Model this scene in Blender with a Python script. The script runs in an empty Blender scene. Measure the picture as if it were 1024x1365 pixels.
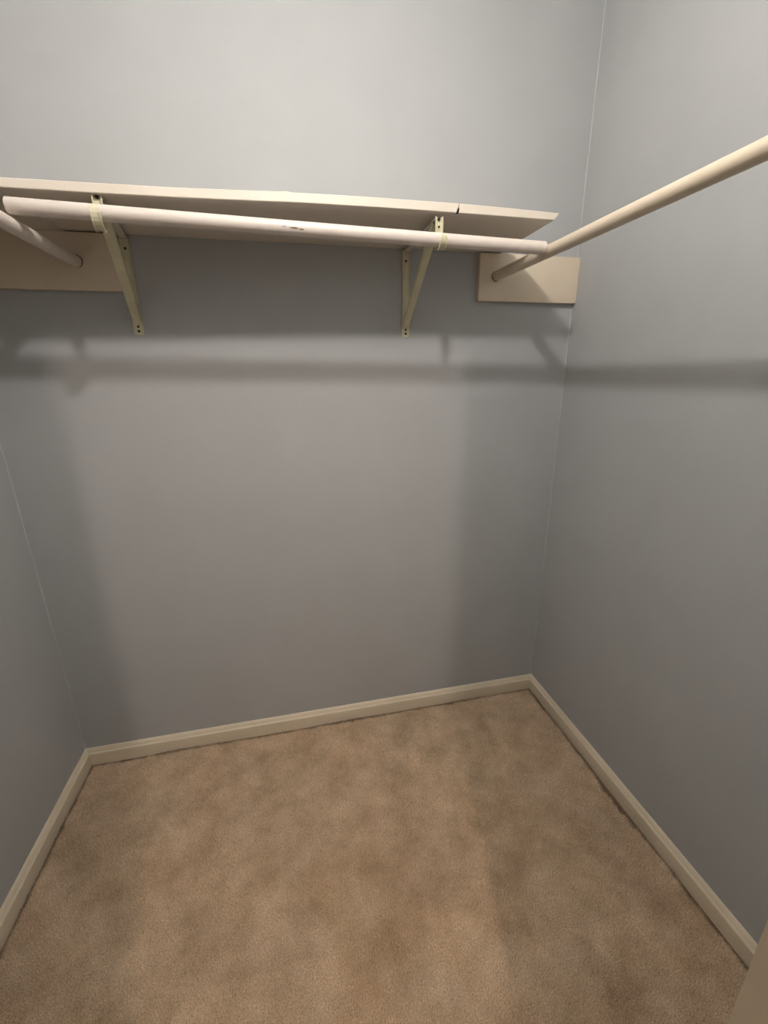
import bpy, bmesh, math, random
import numpy as np
from mathutils import Matrix, Vector

S = bpy.context.scene
C = S.collection
random.seed(4)

# ------------------------------------------------------------------ camera
W = 1.8227            # closet width (x: 0 .. W), back wall at y = 0
DEPTH = -1.329         # inner face of the door wall
OUTER = -1.45         # bedroom face of the door wall
CEIL = 2.44
cam_d = bpy.data.cameras.new('camera')
cam = bpy.data.objects.new('camera', cam_d)
C.objects.link(cam)
RT = Vector((0.97582431, -0.21831644, -0.01023986)).normalized()
FW = Vector((0.20510904, 0.93095851, -0.30207041)).normalized()
UP = RT.cross(FW).normalized()
m = Matrix.Identity(4)
for i in range(3):
    m[i][0] = RT[i]; m[i][1] = UP[i]; m[i][2] = -FW[i]
m.translation = Vector((0.8180, -1.4697, 1.3663))
cam.matrix_world = m
cam_d.sensor_fit = 'VERTICAL'
cam_d.sensor_height = 36.0
cam_d.lens = 15.149
cam_d.clip_start = 0.01
S.camera = cam

# ------------------------------------------------------------------ light and exposure
S.view_settings.view_transform = 'Standard'
S.view_settings.look = 'None'
S.view_settings.gamma = 1.0
S.view_settings.use_curve_mapping = False
S.view_settings.exposure = 0.78
BULB = (0.920, -0.960, 2.300)      # the bare bulb on the closet ceiling
BULB_COL = (1.0, 0.935, 0.885)
BULB_STRENGTH = 460.0
ROOM_LAMP = (0.87, -2.62, 2.35)    # lamp of the bedroom behind the camera
ROOM_COL = (1.0, 0.83, 0.70)
ROOM_STRENGTH = 400.0
world = bpy.data.worlds.new('world')
S.world = world
world.use_nodes = True
world.node_tree.nodes['Background'].inputs[0].default_value = (0.9, 0.9, 1.0, 1)
world.node_tree.nodes['Background'].inputs[1].default_value = 0.02


# ------------------------------------------------------------------ materials
def new_mat(name):
    mt = bpy.data.materials.new(name)
    mt.use_nodes = True
    nt = mt.node_tree
    return mt, nt, nt.nodes['Principled BSDF']


def noise(nt, scale, detail=3.0, rough=0.5, vec=None):
    n = nt.nodes.new('ShaderNodeTexNoise')
    n.inputs['Scale'].default_value = scale
    n.inputs['Detail'].default_value = detail
    n.inputs['Roughness'].default_value = rough
    if vec is not None:
        nt.links.new(vec, n.inputs['Vector'])
    return n


def ramp(nt, fac, stops):
    r = nt.nodes.new('ShaderNodeValToRGB')
    el = r.color_ramp.elements
    while len(el) < len(stops):
        el.new(0.5)
    for e, (p, c) in zip(el, stops):
        e.position = p
        e.color = (*c, 1)
    nt.links.new(fac, r.inputs[0])
    return r


def mixc(nt, a, b, fac, mode='MIX'):
    x = nt.nodes.new('ShaderNodeMix')
    x.data_type = 'RGBA'
    x.blend_type = mode
    for sock, v in ((x.inputs[6], a), (x.inputs[7], b)):
        if isinstance(v, tuple):
            sock.default_value = (*v, 1)
        else:
            nt.links.new(v, sock)
    if isinstance(fac, (int, float)):
        x.inputs[0].default_value = fac
    else:
        nt.links.new(fac, x.inputs[0])
    return x.outputs[2]


def position(nt):
    return nt.nodes.new('ShaderNodeNewGeometry').outputs['Position']


def painted(name, col, col2, rough=0.6, scale=6.0, bump_scale=240.0, bump=0.15, dist=0.0006, spots=None):
    mt, nt, bs = new_mat(name)
    pos = position(nt)
    n1 = noise(nt, scale, 4, 0.55, pos)
    base = ramp(nt, n1.outputs[0], [(0.3, col), (0.7, col2)]).outputs[0]
    if spots:
        n3 = noise(nt, spots[1], 5, 0.7, pos)
        msk = ramp(nt, n3.outputs[0], [(spots[2], (0, 0, 0)), (spots[2] + 0.05, (1, 1, 1))]).outputs[0]
        base = mixc(nt, base, spots[0], msk)
    nt.links.new(base, bs.inputs['Base Color'])
    bs.inputs['Roughness'].default_value = rough
    n2 = noise(nt, bump_scale, 2, 0.5, pos)
    b = nt.nodes.new('ShaderNodeBump')
    b.inputs['Strength'].default_value = bump
    b.inputs['Distance'].default_value = dist
    nt.links.new(n2.outputs[0], b.inputs['Height'])
    nt.links.new(b.outputs[0], bs.inputs['Normal'])
    return mt


M_WALL = painted('grey_wall_paint', (0.440, 0.454, 0.456), (0.462, 0.476, 0.478), 0.75, 5, 330, 0.35, 0.0007)
M_CEIL = painted('ceiling_paint', (0.62, 0.62, 0.60), (0.66, 0.66, 0.64), 0.8)
M_BED = painted('bedroom_paint', (0.50, 0.48, 0.45), (0.54, 0.52, 0.49), 0.8)
M_CAULK = painted('corner_caulk', (0.44, 0.45, 0.45), (0.52, 0.52, 0.52), 0.6, 12)
M_TRIM = painted('cream_trim_paint', (0.76, 0.67, 0.51), (0.81, 0.72, 0.56), 0.42, 9, 160, 0.2, 0.0005,
                 ((0.38, 0.29, 0.19), 60, 0.70))
M_JAMB = painted('door_jamb_paint', (0.52, 0.44, 0.33), (0.57, 0.49, 0.37), 0.5, 14, 200, 0.3, 0.0006)
M_SHELF = painted('cream_shelf_paint', (0.74, 0.66, 0.56), (0.79, 0.71, 0.61), 0.45, 7, 130, 0.25, 0.0006)
M_CLEAT = painted('cream_board_paint', (0.74, 0.63, 0.48), (0.79, 0.68, 0.53), 0.42, 8, 120, 0.2, 0.0006)
M_METAL = painted('ivory_bracket_paint', (0.62, 0.58, 0.40), (0.72, 0.68, 0.48), 0.38, 30, 220, 0.3, 0.0005,
                  ((0.30, 0.26, 0.17), 90, 0.68))
M_DARK = painted('dark_hole', (0.02, 0.016, 0.012), (0.03, 0.024, 0.018), 0.8)
M_SUB = painted('carpet_backing', (0.27, 0.185, 0.12), (0.31, 0.215, 0.14), 0.95, 20, 400, 0.6, 0.002)


def rod_material(name, a, b, dirt, along):
    mt, nt, bs = new_mat(name)
    pos = position(nt)
    mp = nt.nodes.new('ShaderNodeMapping')
    mp.inputs['Scale'].default_value = (3, 60, 60) if along == 'x' else (60, 3, 60)
    nt.links.new(pos, mp.inputs[0])
    n1 = noise(nt, 1.0, 4, 0.6, mp.outputs[0])
    base = ramp(nt, n1.outputs[0], [(0.3, a), (0.7, b)]).outputs[0]
    n2 = noise(nt, 2.2, 6, 0.75, mp.outputs[0])
    msk = ramp(nt, n2.outputs[0], [(0.62, (0, 0, 0)), (0.74, (0.75, 0.75, 0.75))]).outputs[0]
    base = mixc(nt, base, dirt, msk)
    nt.links.new(base, bs.inputs['Base Color'])
    bs.inputs['Roughness'].default_value = 0.42
    bmp = nt.nodes.new('ShaderNodeBump')
    bmp.inputs['Strength'].default_value = 0.25
    bmp.inputs['Distance'].default_value = 0.0008
    nt.links.new(n1.outputs[0], bmp.inputs['Height'])
    nt.links.new(bmp.outputs[0], bs.inputs['Normal'])
    return mt


M_ROD_X = rod_material('painted_rod', (0.72, 0.64, 0.57), (0.78, 0.70, 0.63), (0.50, 0.40, 0.32), 'x')
M_ROD_Y = rod_material('painted_side_rod', (0.70, 0.60, 0.46), (0.75, 0.65, 0.51), (0.58, 0.47, 0.34), 'y')


def carpet_material():
    mt, nt, bs = new_mat('tan_cut_pile_carpet')
    pos = position(nt)
    flat = nt.nodes.new('ShaderNodeVectorMath')
    flat.operation = 'MULTIPLY'
    flat.inputs[1].default_value = (1, 1, 0)
    nt.links.new(pos, flat.inputs[0])
    n1 = noise(nt, 9.5, 7, 0.72, flat.outputs[0])
    patch = ramp(nt, n1.outputs[0], [(0.36, (0.535, 0.395, 0.260)), (0.50, (0.645, 0.49, 0.335)), (0.66, (0.76, 0.595, 0.425))]).outputs[0]  # light and shade of the brushed pile put into the colour as patches
    n2 = noise(nt, 300, 3, 0.7, flat.outputs[0])
    grain = ramp(nt, n2.outputs[0], [(0.3, (0.52, 0.52, 0.52)), (0.7, (1.36, 1.36, 1.36))]).outputs[0]
    base = mixc(nt, patch, grain, 1.0, 'MULTIPLY')
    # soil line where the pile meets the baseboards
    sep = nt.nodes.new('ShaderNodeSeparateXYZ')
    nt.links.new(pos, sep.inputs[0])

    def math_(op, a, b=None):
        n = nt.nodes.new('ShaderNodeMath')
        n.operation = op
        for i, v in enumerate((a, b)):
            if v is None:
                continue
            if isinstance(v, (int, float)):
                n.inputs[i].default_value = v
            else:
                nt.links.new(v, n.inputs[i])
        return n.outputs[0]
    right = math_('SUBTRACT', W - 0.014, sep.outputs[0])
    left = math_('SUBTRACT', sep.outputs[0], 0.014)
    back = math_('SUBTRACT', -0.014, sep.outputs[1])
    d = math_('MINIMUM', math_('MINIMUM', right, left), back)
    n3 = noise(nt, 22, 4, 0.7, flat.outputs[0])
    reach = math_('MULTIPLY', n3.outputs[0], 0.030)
    # widen the dark band beside the right baseboard to paint in the gap's shade
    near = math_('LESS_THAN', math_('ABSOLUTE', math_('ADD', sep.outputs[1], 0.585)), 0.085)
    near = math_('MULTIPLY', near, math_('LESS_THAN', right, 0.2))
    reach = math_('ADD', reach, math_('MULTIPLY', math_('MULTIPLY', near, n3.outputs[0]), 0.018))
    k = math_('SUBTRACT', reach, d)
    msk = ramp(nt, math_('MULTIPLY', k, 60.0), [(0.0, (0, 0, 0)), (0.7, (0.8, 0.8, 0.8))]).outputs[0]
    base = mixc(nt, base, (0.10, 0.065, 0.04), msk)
    n4 = noise(nt, 55, 1, 0.3, flat.outputs[0])
    speck = ramp(nt, n4.outputs[0], [(0.825, (0, 0, 0)), (0.845, (0.7, 0.7, 0.7))]).outputs[0]
    base = mixc(nt, base, (0.16, 0.10, 0.06), speck)
    nt.links.new(base, bs.inputs['Base Color'])
    bs.inputs['Roughness'].default_value = 0.95
    bs.inputs['Specular IOR Level'].default_value = 0.15
    return mt


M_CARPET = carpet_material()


def glow(name, col, strength):
    mt, nt, bs = new_mat(name)
    bs.inputs['Base Color'].default_value = (0.9, 0.9, 0.88, 1)
    bs.inputs['Emission Color'].default_value = (*col, 1)
    bs.inputs['Emission Strength'].default_value = strength
    return mt


# ------------------------------------------------------------------ helpers
def obj(name, bm, mat, parent=None, smooth=False, recalc=True):
    if recalc:
        bmesh.ops.recalc_face_normals(bm, faces=bm.faces)
    me = bpy.data.meshes.new(name)
    bm.to_mesh(me)
    bm.free()
    if smooth:
        for p in me.polygons:
            p.use_smooth = True
        me.set_sharp_from_angle(angle=math.radians(40))
    me.materials.append(mat)
    o = bpy.data.objects.new(name, me)
    C.objects.link(o)
    if parent:
        o.parent = parent
    return o


def tag(o, label, cat, group=None):
    o['label'] = label
    o['category'] = cat
    if group:
        o['group'] = group
    return o


def structure(o, label, cat):
    o['kind'] = 'structure'
    return tag(o, label, cat)


def empty(name, loc):
    o = bpy.data.objects.new(name, None)
    o.empty_display_size = 0.05
    o.location = loc
    C.objects.link(o)
    return o


def box(bm, lo, hi, bevel=0.0):
    vs = [bm.verts.new((x, y, z)) for x in (lo[0], hi[0]) for y in (lo[1], hi[1]) for z in (lo[2], hi[2])]
    fs = []
    for q in ((0, 1, 3, 2), (4, 6, 7, 5), (0, 4, 5, 1), (2, 3, 7, 6), (0, 2, 6, 4), (1, 5, 7, 3)):
        fs.append(bm.faces.new([vs[i] for i in q]))
    if bevel:
        es = list({e for f in fs for e in f.edges})
        bmesh.ops.bevel(bm, geom=es, offset=bevel, segments=2, profile=0.6, affect='EDGES')
    return bm


def box_obj(name, lo, hi, mat, parent=None, bevel=0.0, base=None):
    bm = bmesh.new()
    b = base or (0, 0, 0)
    box(bm, [lo[i] - b[i] for i in range(3)], [hi[i] - b[i] for i in range(3)], bevel)
    o = obj(name, bm, mat, parent, smooth=bevel > 0)
    if base:
        o.location = base
    return o


def sweep(bm, pts, radius, seg=24, wobble=0.0):
    """round bar through pts, capped with a slightly eased end"""
    n = len(pts)
    rings = []
    for i, p in enumerate(pts):
        a = pts[max(i - 1, 0)]
        b = pts[min(i + 1, n - 1)]
        d = (Vector(b) - Vector(a)).normalized()
        u = d.cross(Vector((0, 0, 1)))
        if u.length < 1e-4:
            u = Vector((1, 0, 0))
        u.normalize()
        v = d.cross(u)
        r = radius[i] if isinstance(radius, list) else radius
        rings.append([bm.verts.new(Vector(p) + (u * math.cos(t) + v * math.sin(t)) * r)
                      for t in [2 * math.pi * k / seg for k in range(seg)]])
    for a, b in zip(rings, rings[1:]):
        for k in range(seg):
            bm.faces.new((a[k], a[(k + 1) % seg], b[(k + 1) % seg], b[k]))
    bm.faces.new(rings[0][::-1])
    bm.faces.new(rings[-1])
    return bm


def profile_x(bm, prof, x0, x1, mitre0=0.0, mitre1=0.0):
    """closed (y,z) profile extruded along x; mitre k: end x shifts by k*|y|"""
    A = [bm.verts.new((x0 + mitre0 * abs(y), y, z)) for y, z in prof]
    B = [bm.verts.new((x1 - mitre1 * abs(y), y, z)) for y, z in prof]
    n = len(prof)
    for i in range(n):
        j = (i + 1) % n
        bm.faces.new((A[i], A[j], B[j], B[i]))
    bm.faces.new(A[::-1])
    bm.faces.new(B)
    return bm


# ------------------------------------------------------------------ the room
T = 0.10
structure(box_obj('wall_back', (-T, 0, -0.02), (W + T, T, CEIL), M_WALL),
          'light grey back wall behind the long shelf and front rod', 'wall')
structure(box_obj('wall_right', (W, OUTER, -0.02), (W + T, 0, CEIL), M_WALL),
          'light grey right wall crossed by the shadow of the right rod', 'wall')
structure(box_obj('wall_left', (-T, OUTER, -0.02), (0, 0, CEIL), M_WALL),
          'light grey left wall at the left edge of the closet', 'wall')
structure(box_obj('ceiling', (-T, OUTER, CEIL), (W + T, T, CEIL + T), M_CEIL), 'off-white closet ceiling above the frame', 'ceiling')

DX0, DX1, DH = 0.528, 1.150, 1.950       # the door opening (inner faces of the jambs)
JT = 0.018
bm = bmesh.new()
box(bm, (0, OUTER, -0.02), (DX0 - JT, DEPTH, CEIL))
box(bm, (DX1 + JT, OUTER, -0.02), (W, DEPTH, CEIL))
box(bm, (DX0 - JT, OUTER, DH + JT), (DX1 + JT, DEPTH, CEIL))
structure(obj('wall_front', bm, M_WALL), 'grey wall around the closet doorway beside the camera', 'wall')

door = empty('door_1', (DX1, DEPTH, 0))
structure(door, 'beige painted door frame at the lower right corner', 'door frame')


def local(o, lo, hi, bevel=0.0):
    b = o.location
    bm = bmesh.new()
    box(bm, [lo[i] - b[i] for i in range(3)], [hi[i] - b[i] for i in range(3)], bevel)
    return bm


obj('jamb', local(door, (DX1, OUTER, -0.01), (DX1 + JT, DEPTH + 0.012, DH), 0.0015), M_JAMB, door)
obj('jamb', local(door, (DX0 - JT, OUTER, -0.01), (DX0, DEPTH + 0.012, DH), 0.0015), M_JAMB, door)
obj('head_jamb', local(door, (DX0 - JT, OUTER, DH), (DX1 + JT, DEPTH, DH + JT), 0.002), M_JAMB, door)
obj('casing', local(door, (DX1 + JT, DEPTH, 0), (DX1 + 0.060, DEPTH + 0.012, DH + 0.06), 0.003), M_JAMB, door)
obj('casing', local(door, (DX0 - 0.060, DEPTH, 0), (DX0 - JT, DEPTH + 0.012, DH + 0.06), 0.003), M_JAMB, door)

# baseboards: flat board with an eased, stepped top
BH, BT = 0.0613, 0.0138
prof = [(0, -0.015), (-BT, -0.015), (-BT, BH - 0.021), (-BT + 0.0012, BH - 0.0175), (-BT + 0.0045, BH - 0.0135),
        (-BT + 0.0052, BH - 0.0105), (-BT + 0.0085, BH - 0.004), (-0.002, BH), (0, BH)]


def baseboard(name, length, loc, rz, label):
    bm = bmesh.new()
    profile_x(bm, prof, 0, length, 1.0, 1.0)
    o = obj(name, bm, M_TRIM)
    o.location = loc
    o.rotation_euler = (0, 0, rz)
    structure(o, label, 'baseboard')
    return o


baseboard('baseboard_back', W, (0, 0, 0), 0, 'cream baseboard along the foot of the back wall')
baseboard('baseboard_right', -DEPTH, (W, 0, 0), -math.pi / 2, 'cream baseboard along the foot of the right wall')
baseboard('baseboard_left', -DEPTH, (0, DEPTH, 0), math.pi / 2, 'cream baseboard along the foot of the left wall')

# painted-over caulk beads in the two corners
for x, sx, lab in ((W, -1, 'thin pale caulk line in the right back corner'), (0, 1, 'thin pale caulk line in the left back corner')):
    bm = bmesh.new()
    zs = [BH + i * (CEIL - BH) / 60 for i in range(61)]
    rings = []
    for z in zs:
        r = 0.0022 + random.uniform(-0.0005, 0.0006)
        rings.append([bm.verts.new((x + sx * r, 0, z)), bm.verts.new((x + sx * r * 0.45, -r * 0.45, z)), bm.verts.new((x, -r, z))])
    for a, b in zip(rings, rings[1:]):
        for k in range(2):
            bm.faces.new((a[k], a[k + 1], b[k + 1], b[k]))
    o = obj('trim_1' if sx < 0 else 'trim_2', bm, M_CAULK, smooth=True)
    structure(o, lab, 'caulk line')

# floor: backing plus real cut pile
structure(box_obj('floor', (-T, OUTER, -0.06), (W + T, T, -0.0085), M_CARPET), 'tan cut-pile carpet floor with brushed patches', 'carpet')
floor = bpy.data.objects['floor']


def smooth_noise(x, y, cell, seed):
    rng = np.random.default_rng(seed)
    g = rng.random((80, 80))
    u, v = x / cell + 20, y / cell + 20
    i, j = np.floor(u).astype(int) % 79, np.floor(v).astype(int) % 79
    fu, fv = u - np.floor(u), v - np.floor(v)
    fu, fv = fu * fu * (3 - 2 * fu), fv * fv * (3 - 2 * fv)
    return (g[i, j] * (1 - fu) * (1 - fv) + g[i + 1, j] * fu * (1 - fv) + g[i, j + 1] * (1 - fu) * fv + g[i + 1, j + 1] * fu * fv) - 0.5


def carpet_pile():
    rng = np.random.default_rng(7)
    step = 0.0028
    gx, gy = np.meshgrid(np.arange(BT + 0.003, W - BT - 0.003, step), np.arange(OUTER, -BT - 0.002, step))
    x, y = gx.ravel(), gy.ravel()
    inside = (y > DEPTH) | ((x > DX0 + 0.002) & (x < DX1 - 0.002))
    x, y = x[inside], y[inside]
    n = len(x)
    x = x + rng.uniform(-0.45, 0.45, n) * step
    y = y + rng.uniform(-0.45, 0.45, n) * step
    h = 0.0095 + rng.uniform(-0.0016, 0.0016, n) + 0.006 * smooth_noise(x, y, 0.16, 3) + 0.002 * smooth_noise(x, y, 0.035, 5)
    # pile is a little lower and gappy where it meets the boards
    d = np.minimum(np.minimum(x - BT, W - BT - x), -BT - y)
    h = h - 0.004 * np.clip(1 - d / 0.012, 0, 1)
    # a dug-out gap beside the right baseboard
    gap = (W - BT - x < 0.011) & (np.abs(y + 0.58) < 0.065 + 0.01 * rng.standard_normal(n))
    h = np.where(gap, 0.002, h)
    # creases: raised run towards the right corner, and two faint diagonals at the left corner
    t = (y + 0.27) / (-0.453 + 0.27)
    cx = 1.691 + t * (1.600 - 1.691)
    h = h + np.where((t > -0.2) & (t < 1.1), 0.0028 * np.exp(-((x - cx) / 0.005) ** 2), 0)
    for off in (0.0, 0.045):
        cyl = -0.115 - off + 0.28 * (x - 0.02)
        h = h - np.where((x < 0.42), 0.0030 * np.exp(-((y - cyl) / 0.006) ** 2) * np.clip((0.42 - x) / 0.2, 0, 1), 0)
    lean = 0.0035
    lx = lean * (2.2 * smooth_noise(x, y, 0.13, 11) + 1.2 * smooth_noise(x, y, 0.05, 12)) + rng.normal(0, 0.0010, n)
    ly = lean * (2.2 * smooth_noise(x, y, 0.15, 13) + 1.2 * smooth_noise(x, y, 0.05, 14)) + rng.normal(0, 0.0010, n)
    ang = rng.uniform(0, 2 * np.pi, n)
    verts = np.zeros((n, 4, 3), np.float32)
    r = 0.0027
    for k in range(3):
        a = ang + k * 2 * np.pi / 3
        verts[:, k, 0] = x + r * np.cos(a)
        verts[:, k, 1] = y + r * np.sin(a)
        verts[:, k, 2] = -0.0095
    verts[:, 3, 0] = x + lx
    verts[:, 3, 1] = y + ly
    verts[:, 3, 2] = -0.009 + h
    base = (np.arange(n) * 4)[:, None]
    tris = np.concatenate([base + np.array([[0, 1, 3]]), base + np.array([[1, 2, 3]]), base + np.array([[2, 0, 3]])], 1).reshape(-1)
    me = bpy.data.meshes.new('carpet_pile')
    nt_ = n * 3
    me.vertices.add(n * 4)
    me.vertices.foreach_set('co', verts.reshape(-1))
    me.loops.add(nt_ * 3)
    me.loops.foreach_set('vertex_index', tris.astype(np.int32))
    me.polygons.add(nt_)
    me.polygons.foreach_set('loop_start', np.arange(0, nt_ * 3, 3, dtype=np.int32))
    me.update(calc_edges=True)
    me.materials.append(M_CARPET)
    o = bpy.data.objects.new('carpet_pile', me)
    C.objects.link(o)
    o.parent = floor
    o['kind'] = 'stuff'
    print('pile tufts', n)


carpet_pile()

# the bedroom behind the camera (only its light reaches the picture)
BX0, BX1, BY = -1.0, 2.9, -4.4
structure(box_obj('wall_bedroom', (BX0, BY - T, -0.02), (BX1, BY, CEIL), M_BED), 'plain bedroom wall behind the camera', 'wall')
structure(box_obj('wall_bedroom', (BX0 - T, BY - T, -0.02), (BX0, OUTER, CEIL), M_BED), 'plain bedroom side wall left of the doorway', 'wall')
structure(box_obj('wall_bedroom', (BX1, BY - T, -0.02), (BX1 + T, OUTER, CEIL), M_BED), 'plain bedroom side wall right of the doorway', 'wall')
bm = bmesh.new()
box(bm, (BX0 - T, OUTER, -0.02), (-T, OUTER + T, CEIL))
box(bm, (W + T, OUTER, -0.02), (BX1 + T, OUTER + T, CEIL))
structure(obj('wall_bedroom', bm, M_BED), 'bedroom wall beside the closet doorway', 'wall')
structure(box_obj('ceiling', (BX0 - T, BY - T, CEIL), (BX1 + T, OUTER, CEIL + T), M_CEIL), 'off-white bedroom ceiling', 'ceiling')
structure(box_obj('floor', (BX0 - T, BY - T, -0.10), (BX1 + T, OUTER, -0.061), M_SUB), 'tan bedroom floor behind the camera', 'floor')


# ------------------------------------------------------------------ shelves
def strip_board(name, cols, y_back, mat, z_back=(1.7398, 1.7585)):
    """board built from cross sections: (x_bottom, x_top, y_front, z_bottom, z_top)"""
    bm = bmesh.new()
    rows = []
    e = 0.0012
    for xb, xt, yf, zb, zt in cols:
        rows.append([bm.verts.new((xb, y_back, z_back[0])), bm.verts.new((xb, yf + e, zb)), bm.verts.new((xb, yf, zb + e)),
                     bm.verts.new((xt, yf, zt - e)), bm.verts.new((xt, yf + e, zt)), bm.verts.new((xt, y_back, z_back[1]))])
    for a, b in zip(rows, rows[1:]):
        for k in range(6):
            j = (k + 1) % 6
            bm.faces.new((a[k], b[k], b[j], a[j]))
    bm.faces.new(rows[0])
    bm.faces.new(rows[-1][::-1])
    return obj(name, bm, mat)


YF = -0.308
SX0 = 0.2848
cols = [(SX0, SX0, YF, 1.7338, 1.7510), (0.37, 0.37, YF, 1.7345, 1.7522), (0.455, 0.455, YF, 1.7350, 1.7530),
        (0.630, 0.630, YF, 1.7372, 1.7558), (0.750, 0.750, YF, 1.7400, 1.7594), (0.835, 0.835, YF - 0.0005, 1.7418, 1.7622),
        (0.858, 0.856, YF - 0.0015, 1.7424, 1.7636), (0.874, 0.870, YF - 0.0002, 1.7430, 1.7624), (0.960, 0.960, YF, 1.7441, 1.7642),
        (1.060, 1.060, YF, 1.7452, 1.7652), (1.170, 1.170, YF, 1.7456, 1.7654), (1.255, 1.257, YF, 1.7454, 1.7656),
        (1.2640, 1.2700, YF, 1.7454, 1.7657), (1.2645, 1.2702, YF + 0.009, 1.7454, 1.7657),
        (1.2695, 1.2722, YF + 0.009, 1.7454, 1.7657), (1.2700, 1.2724, YF, 1.7454, 1.7657),
        (1.2900, 1.2900, YF, 1.7453, 1.7655), (1.400, 1.400, YF, 1.7450, 1.7640), (1.500, 1.503, YF, 1.7445, 1.7618),
        (1.5325, 1.5450, YF, 1.7444, 1.7608)]
sh = strip_board('shelf', cols, -0.0004, M_SHELF)
tag(sh, 'long bowed cream shelf board above the front rod, split near its right end', 'shelf')

bm = bmesh.new()
cv = [bm.verts.new(v) for v in ((1.2641, YF - 0.0004, 1.7452), (1.2702, YF - 0.0004, 1.7452), (1.2716, YF - 0.0004, 1.7545), (1.2692, YF - 0.0004, 1.7560))]
f = bm.faces.new(cv)
ex = bmesh.ops.extrude_face_region(bm, geom=[f])
bmesh.ops.translate(bm, vec=(0, 0.0092, 0), verts=[v for v in ex['geom'] if isinstance(v, bmesh.types.BMVert)])
obj('split', bm, M_DARK, sh)

# left shelf: along the left wall, butted against the end of the back shelf
bm = bmesh.new()
box(bm, (0.0004, -1.25, 1.7362), (SX0 - 0.0045, -0.0006, 1.7548), 0.001)
tag(obj('shelf', bm, M_SHELF), 'cream shelf board over the left rod, butted to the long shelf', 'shelf')

# ------------------------------------------------------------------ cleats
b = box_obj('cleat', (0.0005, -0.019, 1.5963), (0.4005, -0.0003, 1.7358), M_CLEAT, bevel=0.0012)
b.data.transform(Matrix.Identity(4))
tag(b, 'wide cream cleat board under the left end of the shelf, holding the left rod', 'cleat')
rc = empty('cleat', (1.643, 0, 1.5968))
tag(rc, 'short cream cleat board in the right corner, holding the right rod', 'cleat')
bm = bmesh.new()
box(bm, (1.4620 - 1.643, -0.019, 0), (W - 0.0005 - 1.643, -0.0003, 0.1395), 0.0012)
obj('board', bm, M_CLEAT, rc, smooth=True)
bm = bmesh.new()
bmesh.ops.create_uvsphere(bm, u_segments=12, v_segments=6, radius=0.0028)
bmesh.ops.scale(bm, vec=(1, 0.3, 1), verts=bm.verts)
bmesh.ops.translate(bm, vec=(1.575 - 1.643, -0.0192, 1.652 - 1.5968), verts=bm.verts)
obj('nail_head', bm, M_TRIM, rc, smooth=True)

# ------------------------------------------------------------------ rods
RR = 0.0155
ROD_A = Vector((0.3040, -0.3200, 1.6990))
ROD_B = Vector((1.5045, -0.3200, 1.6765))


def rod(name, a, b, r, mat, label, n=30, bow=0.0):
    e = 0.0012
    L = (b - a).length
    ts = [0, e / L] + [i / n for i in range(1, n)] + [1 - e / L, 1]
    rs = [r - e] + [r] * (n + 1) + [r - e]
    bm = bmesh.new()
    sweep(bm, [(a + (b - a) * t) - a - Vector((0, 0, bow * math.sin(math.pi * t))) for t in ts], rs, 32)
    o = obj(name, bm, mat, smooth=True)
    o.location = a
    tag(o, label, 'closet rod')
    return o


front_rod = rod('hanging_rod', ROD_A, ROD_B, RR, M_ROD_X, 'white painted front rod under the shelf, carried by both brackets', bow=0.0005)
RX, LX, RZ = 1.5210, 0.2995, 1.6715
right_rod = rod('hanging_rod', Vector((RX, -0.0193, RZ)), Vector((RX, DEPTH + 0.001, RZ)), RR, M_ROD_Y,
                'cream rod running from the right corner cleat along the right wall')
left_rod = rod('hanging_rod', Vector((LX, -0.0193, 1.6665)), Vector((LX, DEPTH + 0.001, 1.6665)), RR - 0.0005, M_ROD_X,
               'cream rod running from the left cleat under the left shelf')

# dark gaps where the side rods meet their cleats
def socket(parent, z, r, a0, a1):
    bm = bmesh.new()
    rows = []
    for i in range(25):
        an = math.radians(a0 + (a1 - a0) * i / 24)
        w = 0.0005 + 0.0013 * math.sin(math.pi * i / 24)
        rows.append([bm.verts.new((k * math.cos(an), dy, k * math.sin(an))) for k, dy in ((r, -0.0008), (r + w, -0.0008), (r + w, 0.0002), (r, 0.0002))])
    for a, b in zip(rows, rows[1:]):
        for k in range(4):
            bm.faces.new((a[k], a[(k + 1) % 4], b[(k + 1) % 4], b[k]))
    bm.faces.new(rows[0])
    bm.faces.new(rows[-1][::-1])
    obj('socket_gap', bm, M_DARK, parent)


socket(left_rod, 0, RR, -75, 110)
socket(right_rod, 0, RR, 130, 300)

# chipped dark scar on the front of the front rod
bm = bmesh.new()
ax = (ROD_B - ROD_A).normalized()
rng = random.Random(2)
for px, w, a0, a1 in ((0.868, 0.022, 0.10, 0.34), (0.884, 0.012, 0.22, 0.42), (0.846, 0.010, 0.05, 0.16)):
    c = ROD_A + ax * ((px - ROD_A.x) / ax.x) - ROD_A
    top, bot = [], []
    for i in range(9):
        t = i / 8
        x = c + ax * (w * (t - 0.5))
        half = (a1 - a0) / 2 * math.sin(math.pi * t) ** 0.6 * rng.uniform(0.7, 1.0) + 0.004
        mid = -(a0 + a1) / 2
        for lst, an in ((top, mid + half), (bot, mid - half)):
            lst.append(bm.verts.new(x + Vector((0, -math.cos(an), math.sin(an))) * (RR + 0.00025)))
    for i in range(8):
        bm.faces.new((top[i], top[i + 1], bot[i + 1], bot[i]))
M_SCAR = painted('bare_wood_scar', (0.16, 0.10, 0.07), (0.26, 0.18, 0.13), 0.8, 60)
obj('paint_chip', bm, M_SCAR, front_rod)


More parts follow.
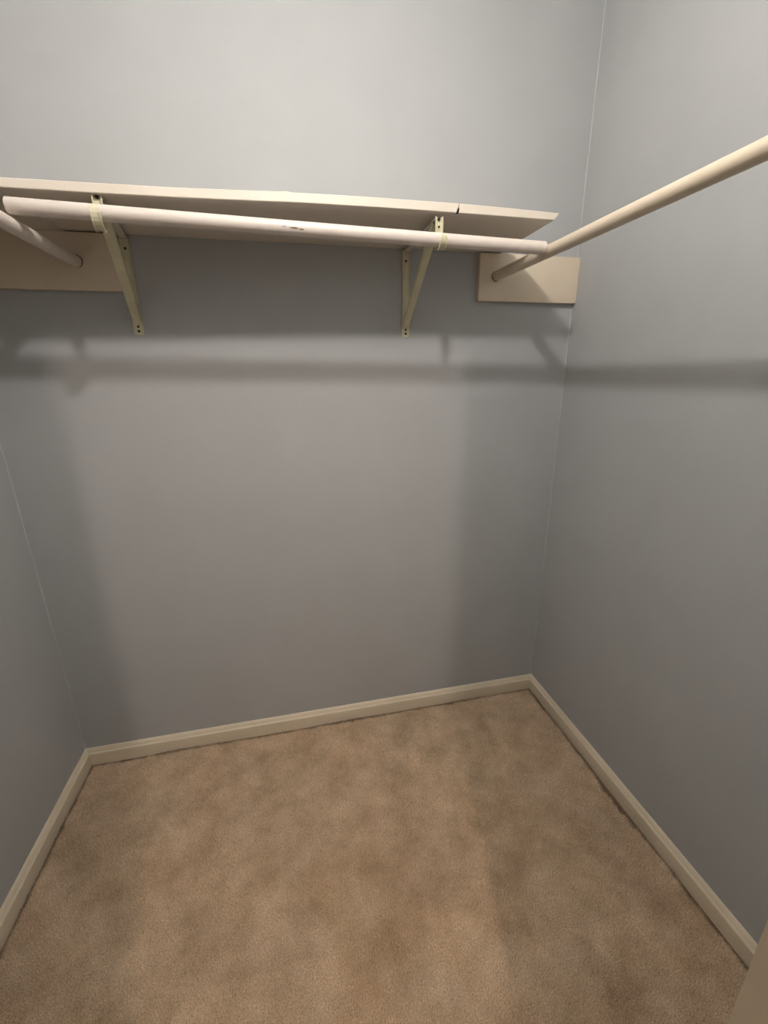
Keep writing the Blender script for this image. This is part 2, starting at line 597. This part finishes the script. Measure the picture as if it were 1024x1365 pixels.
# ------------------------------------------------------------------ brackets
def channel(bm, path, width, flange, th=0.0016, close=True):
    """U channel swept along a (y,z) path; the web follows the path, the flanges stand off to its left"""
    n = len(path)
    rings = []
    for i in range(n):
        a = Vector(path[max(i - 1, 0)])
        b2 = Vector(path[min(i + 1, n - 1)])
        d = (b2 - a).normalized()
        nr = Vector((-d.y, d.x))
        f = flange[i] if isinstance(flange, list) else flange
        w = width[i] if isinstance(width, list) else width
        p = Vector(path[i])
        sec = [(-w / 2, f), (-w / 2, 0), (w / 2, 0), (w / 2, f), (w / 2 - th, f), (w / 2 - th, th), (-w / 2 + th, th), (-w / 2 + th, f)]
        rings.append([bm.verts.new((sx, p.x + nr.x * s, p.y + nr.y * s)) for sx, s in sec])
    for a, b2 in zip(rings, rings[1:]):
        for k in range(8):
            j = (k + 1) % 8
            bm.faces.new((a[k], a[j], b2[j], b2[k]))
    for r, flip in ((rings[0], False), (rings[-1], True)):
        for q in ((0, 1, 6, 7), (1, 2, 5, 6), (2, 3, 4, 5)):
            vs = [r[i] for i in q]
            bm.faces.new(vs[::-1] if flip else vs)
    return bm


def disc(bm, x, y, z, r, axis='y', depth=0.0012, seg=14):
    m4 = Matrix.Translation((x, y, z)) @ (Matrix.Rotation(math.pi / 2, 4, 'X') if axis == 'y' else Matrix.Identity(4))
    bmesh.ops.create_cone(bm, cap_ends=True, segments=seg, radius1=r, radius2=r, depth=depth, matrix=m4)
    return bm


def bracket(x, yaw, rod_z, rod_y, label, fat=1.0, loose=0.0):
    t = empty('shelf_bracket', (x, 0, 1.485))
    t.rotation_euler = (0, 0, yaw)
    tag(t, label, 'bracket', None)
    Z = 1.485
    top = 1.7375 - Z
    # wall plate: shallow channel, rounded flat foot with two screw holes
    bm = bmesh.new()
    channel(bm, [(-0.0022, top), (-0.0022, 0.052), (-0.0022, 0.036)], 0.0235, [0.0055, 0.0055, 0.0006][0:3], 0.0016)
    # flip so the flanges face the room
    for v in bm.verts:
        v.co.y = -0.0008 - abs(v.co.y + 0.0022) if abs(v.co.y + 0.0022) > 1e-6 else -0.0006
    obj('wall_plate', bm, M_METAL, t)
    bm = bmesh.new()
    pts = []
    w = 0.0125
    for a in range(0, 7):
        an = math.pi + math.pi / 2 * a / 6
        pts.append((-w + 0.006 + 0.006 * math.cos(an), 0.006 + 0.006 * math.sin(an)))
    for a in range(0, 7):
        an = 1.5 * math.pi + math.pi / 2 * a / 6
        pts.append((w - 0.006 + 0.006 * math.cos(an), 0.006 + 0.006 * math.sin(an)))
    pts += [(w, 0.040), (-w, 0.040)]
    f = bm.faces.new([bm.verts.new((px, -0.0008, pz)) for px, pz in pts])
    r = bmesh.ops.extrude_face_region(bm, geom=[f])
    bmesh.ops.translate(bm, vec=(0, -0.0022, 0), verts=[v for v in r['geom'] if isinstance(v, bmesh.types.BMVert)])
    foot = obj('foot_plate', bm, M_METAL, t)
    bm = bmesh.new()
    disc(bm, 0, -0.0032, 0.0225, 0.0033)
    obj('screw_hole', bm, M_DARK, foot)
    bm = bmesh.new()
    disc(bm, 0, -0.0032, 0.0105, 0.0037)
    obj('screw_hole', bm, M_DARK, foot)
    bm = bmesh.new()
    disc(bm, 0, -0.0028, 0.221, 0.0033)
    obj('screw_hole', bm, M_DARK, t)
    # arm under the shelf
    bm = bmesh.new()
    channel(bm, [(-0.004, top - 0.0055), (-0.292, top - 0.0035)], 0.0200, 0.0030, 0.0012)
    arm = obj('arm', bm, M_SHELF, t)
    for hx, hy in ((-0.006, -0.243), (0.005, -0.224)):
        bm = bmesh.new()
        disc(bm, hx, hy, top - 0.0042, 0.0032, 'z')
        obj('screw_hole', bm, M_DARK, arm)
    # diagonal strut from the foot to the arm's front end
    bm = bmesh.new()
    channel(bm, [(-0.0060, 0.030), (-0.0135, 0.040), (-0.282, top - 0.012)], [0.0215, 0.0205, 0.0200 * fat], [-0.004, -0.012, -0.012], 0.0016)
    obj('strut', bm, M_METAL, t)
    # neck and rod cradle
    ry, rz, R = rod_y, rod_z - Z, RR + 0.0020 + loose
    path = [(-0.2960, top - 0.001), (-0.2980, top - 0.014), (-0.2990, rz + 0.020), (-0.2995, rz + 0.008)]
    bm = bmesh.new()
    channel(bm, path, 0.0190, [-0.007, -0.007, -0.005, -0.001], 0.0022)
    neck = obj('neck', bm, M_METAL, t, smooth=False)
    bm = bmesh.new()
    disc(bm, 0, -0.3005, top - 0.022, 0.0026)
    obj('screw_hole', bm, M_DARK, neck)
    bm = bmesh.new()
    disc(bm, 0, -0.2992, top - 0.0055, 0.0040)
    obj('screw_hole', bm, M_DARK, neck)
    arc = []
    for k in range(0, 15):
        an = math.radians(20 - 232 * k / 14)
        arc.append((ry + R * math.cos(an), rz - loose * 0.9 + R * math.sin(an)))
    bm = bmesh.new()
    channel(bm, arc, [0.0185] * 12 + [0.0170, 0.0140, 0.0100], [0.005] * 13 + [0.003, 0.0018], 0.0022)
    obj('rod_cradle', bm, M_METAL, t)
    return t


def rod_at(x):
    k = (x - ROD_A.x) / (ROD_B.x - ROD_A.x)
    return ROD_A.z + k * (ROD_B.z - ROD_A.z) - 0.0005 * math.sin(math.pi * k)


bracket(1.2200, math.radians(0.5), rod_at(1.22), -0.3200, 'ivory metal bracket carrying the right part of the shelf and front rod')
bracket(0.4215, math.radians(8.0), rod_at(0.465), -0.3235, 'ivory metal bracket at the end of the left cleat, twisted sideways', 1.2, 0.007)

# ------------------------------------------------------------------ lamps
lamp = empty('ceiling_lamp', (BULB[0], BULB[1], CEIL))
tag(lamp, 'bare bulb lampholder on the closet ceiling, above the frame', 'lamp')
bm = bmesh.new()
bmesh.ops.create_cone(bm, cap_ends=True, segments=28, radius1=0.045, radius2=0.058, depth=0.035, matrix=Matrix.Translation((0, 0, -0.0175)))
bmesh.ops.create_cone(bm, cap_ends=True, segments=20, radius1=0.019, radius2=0.022, depth=0.075, matrix=Matrix.Translation((0, 0, -0.0725)))
obj('lampholder', bm, M_CEIL, lamp, smooth=True)
bm = bmesh.new()
bmesh.ops.create_uvsphere(bm, u_segments=20, v_segments=12, radius=0.030, matrix=Matrix.Translation((0, 0, BULB[2] - CEIL)))
obj('bulb', bm, glow('bulb_glow', BULB_COL, BULB_STRENGTH), lamp, smooth=True)

lamp = empty('ceiling_lamp', (ROOM_LAMP[0], ROOM_LAMP[1], CEIL))
tag(lamp, 'small round ceiling lamp of the bedroom behind the camera', 'lamp')
bm = bmesh.new()
bmesh.ops.create_cone(bm, cap_ends=True, segments=32, radius1=0.04, radius2=0.05, depth=0.05, matrix=Matrix.Translation((0, 0, -0.025)))
obj('base', bm, M_CEIL, lamp, smooth=True)
bm = bmesh.new()
bmesh.ops.create_uvsphere(bm, u_segments=28, v_segments=14, radius=0.042)
bmesh.ops.translate(bm, vec=(0, 0, ROOM_LAMP[2] - CEIL), verts=bm.verts)
obj('globe', bm, glow('globe_glow', ROOM_COL, ROOM_STRENGTH), lamp, smooth=True)
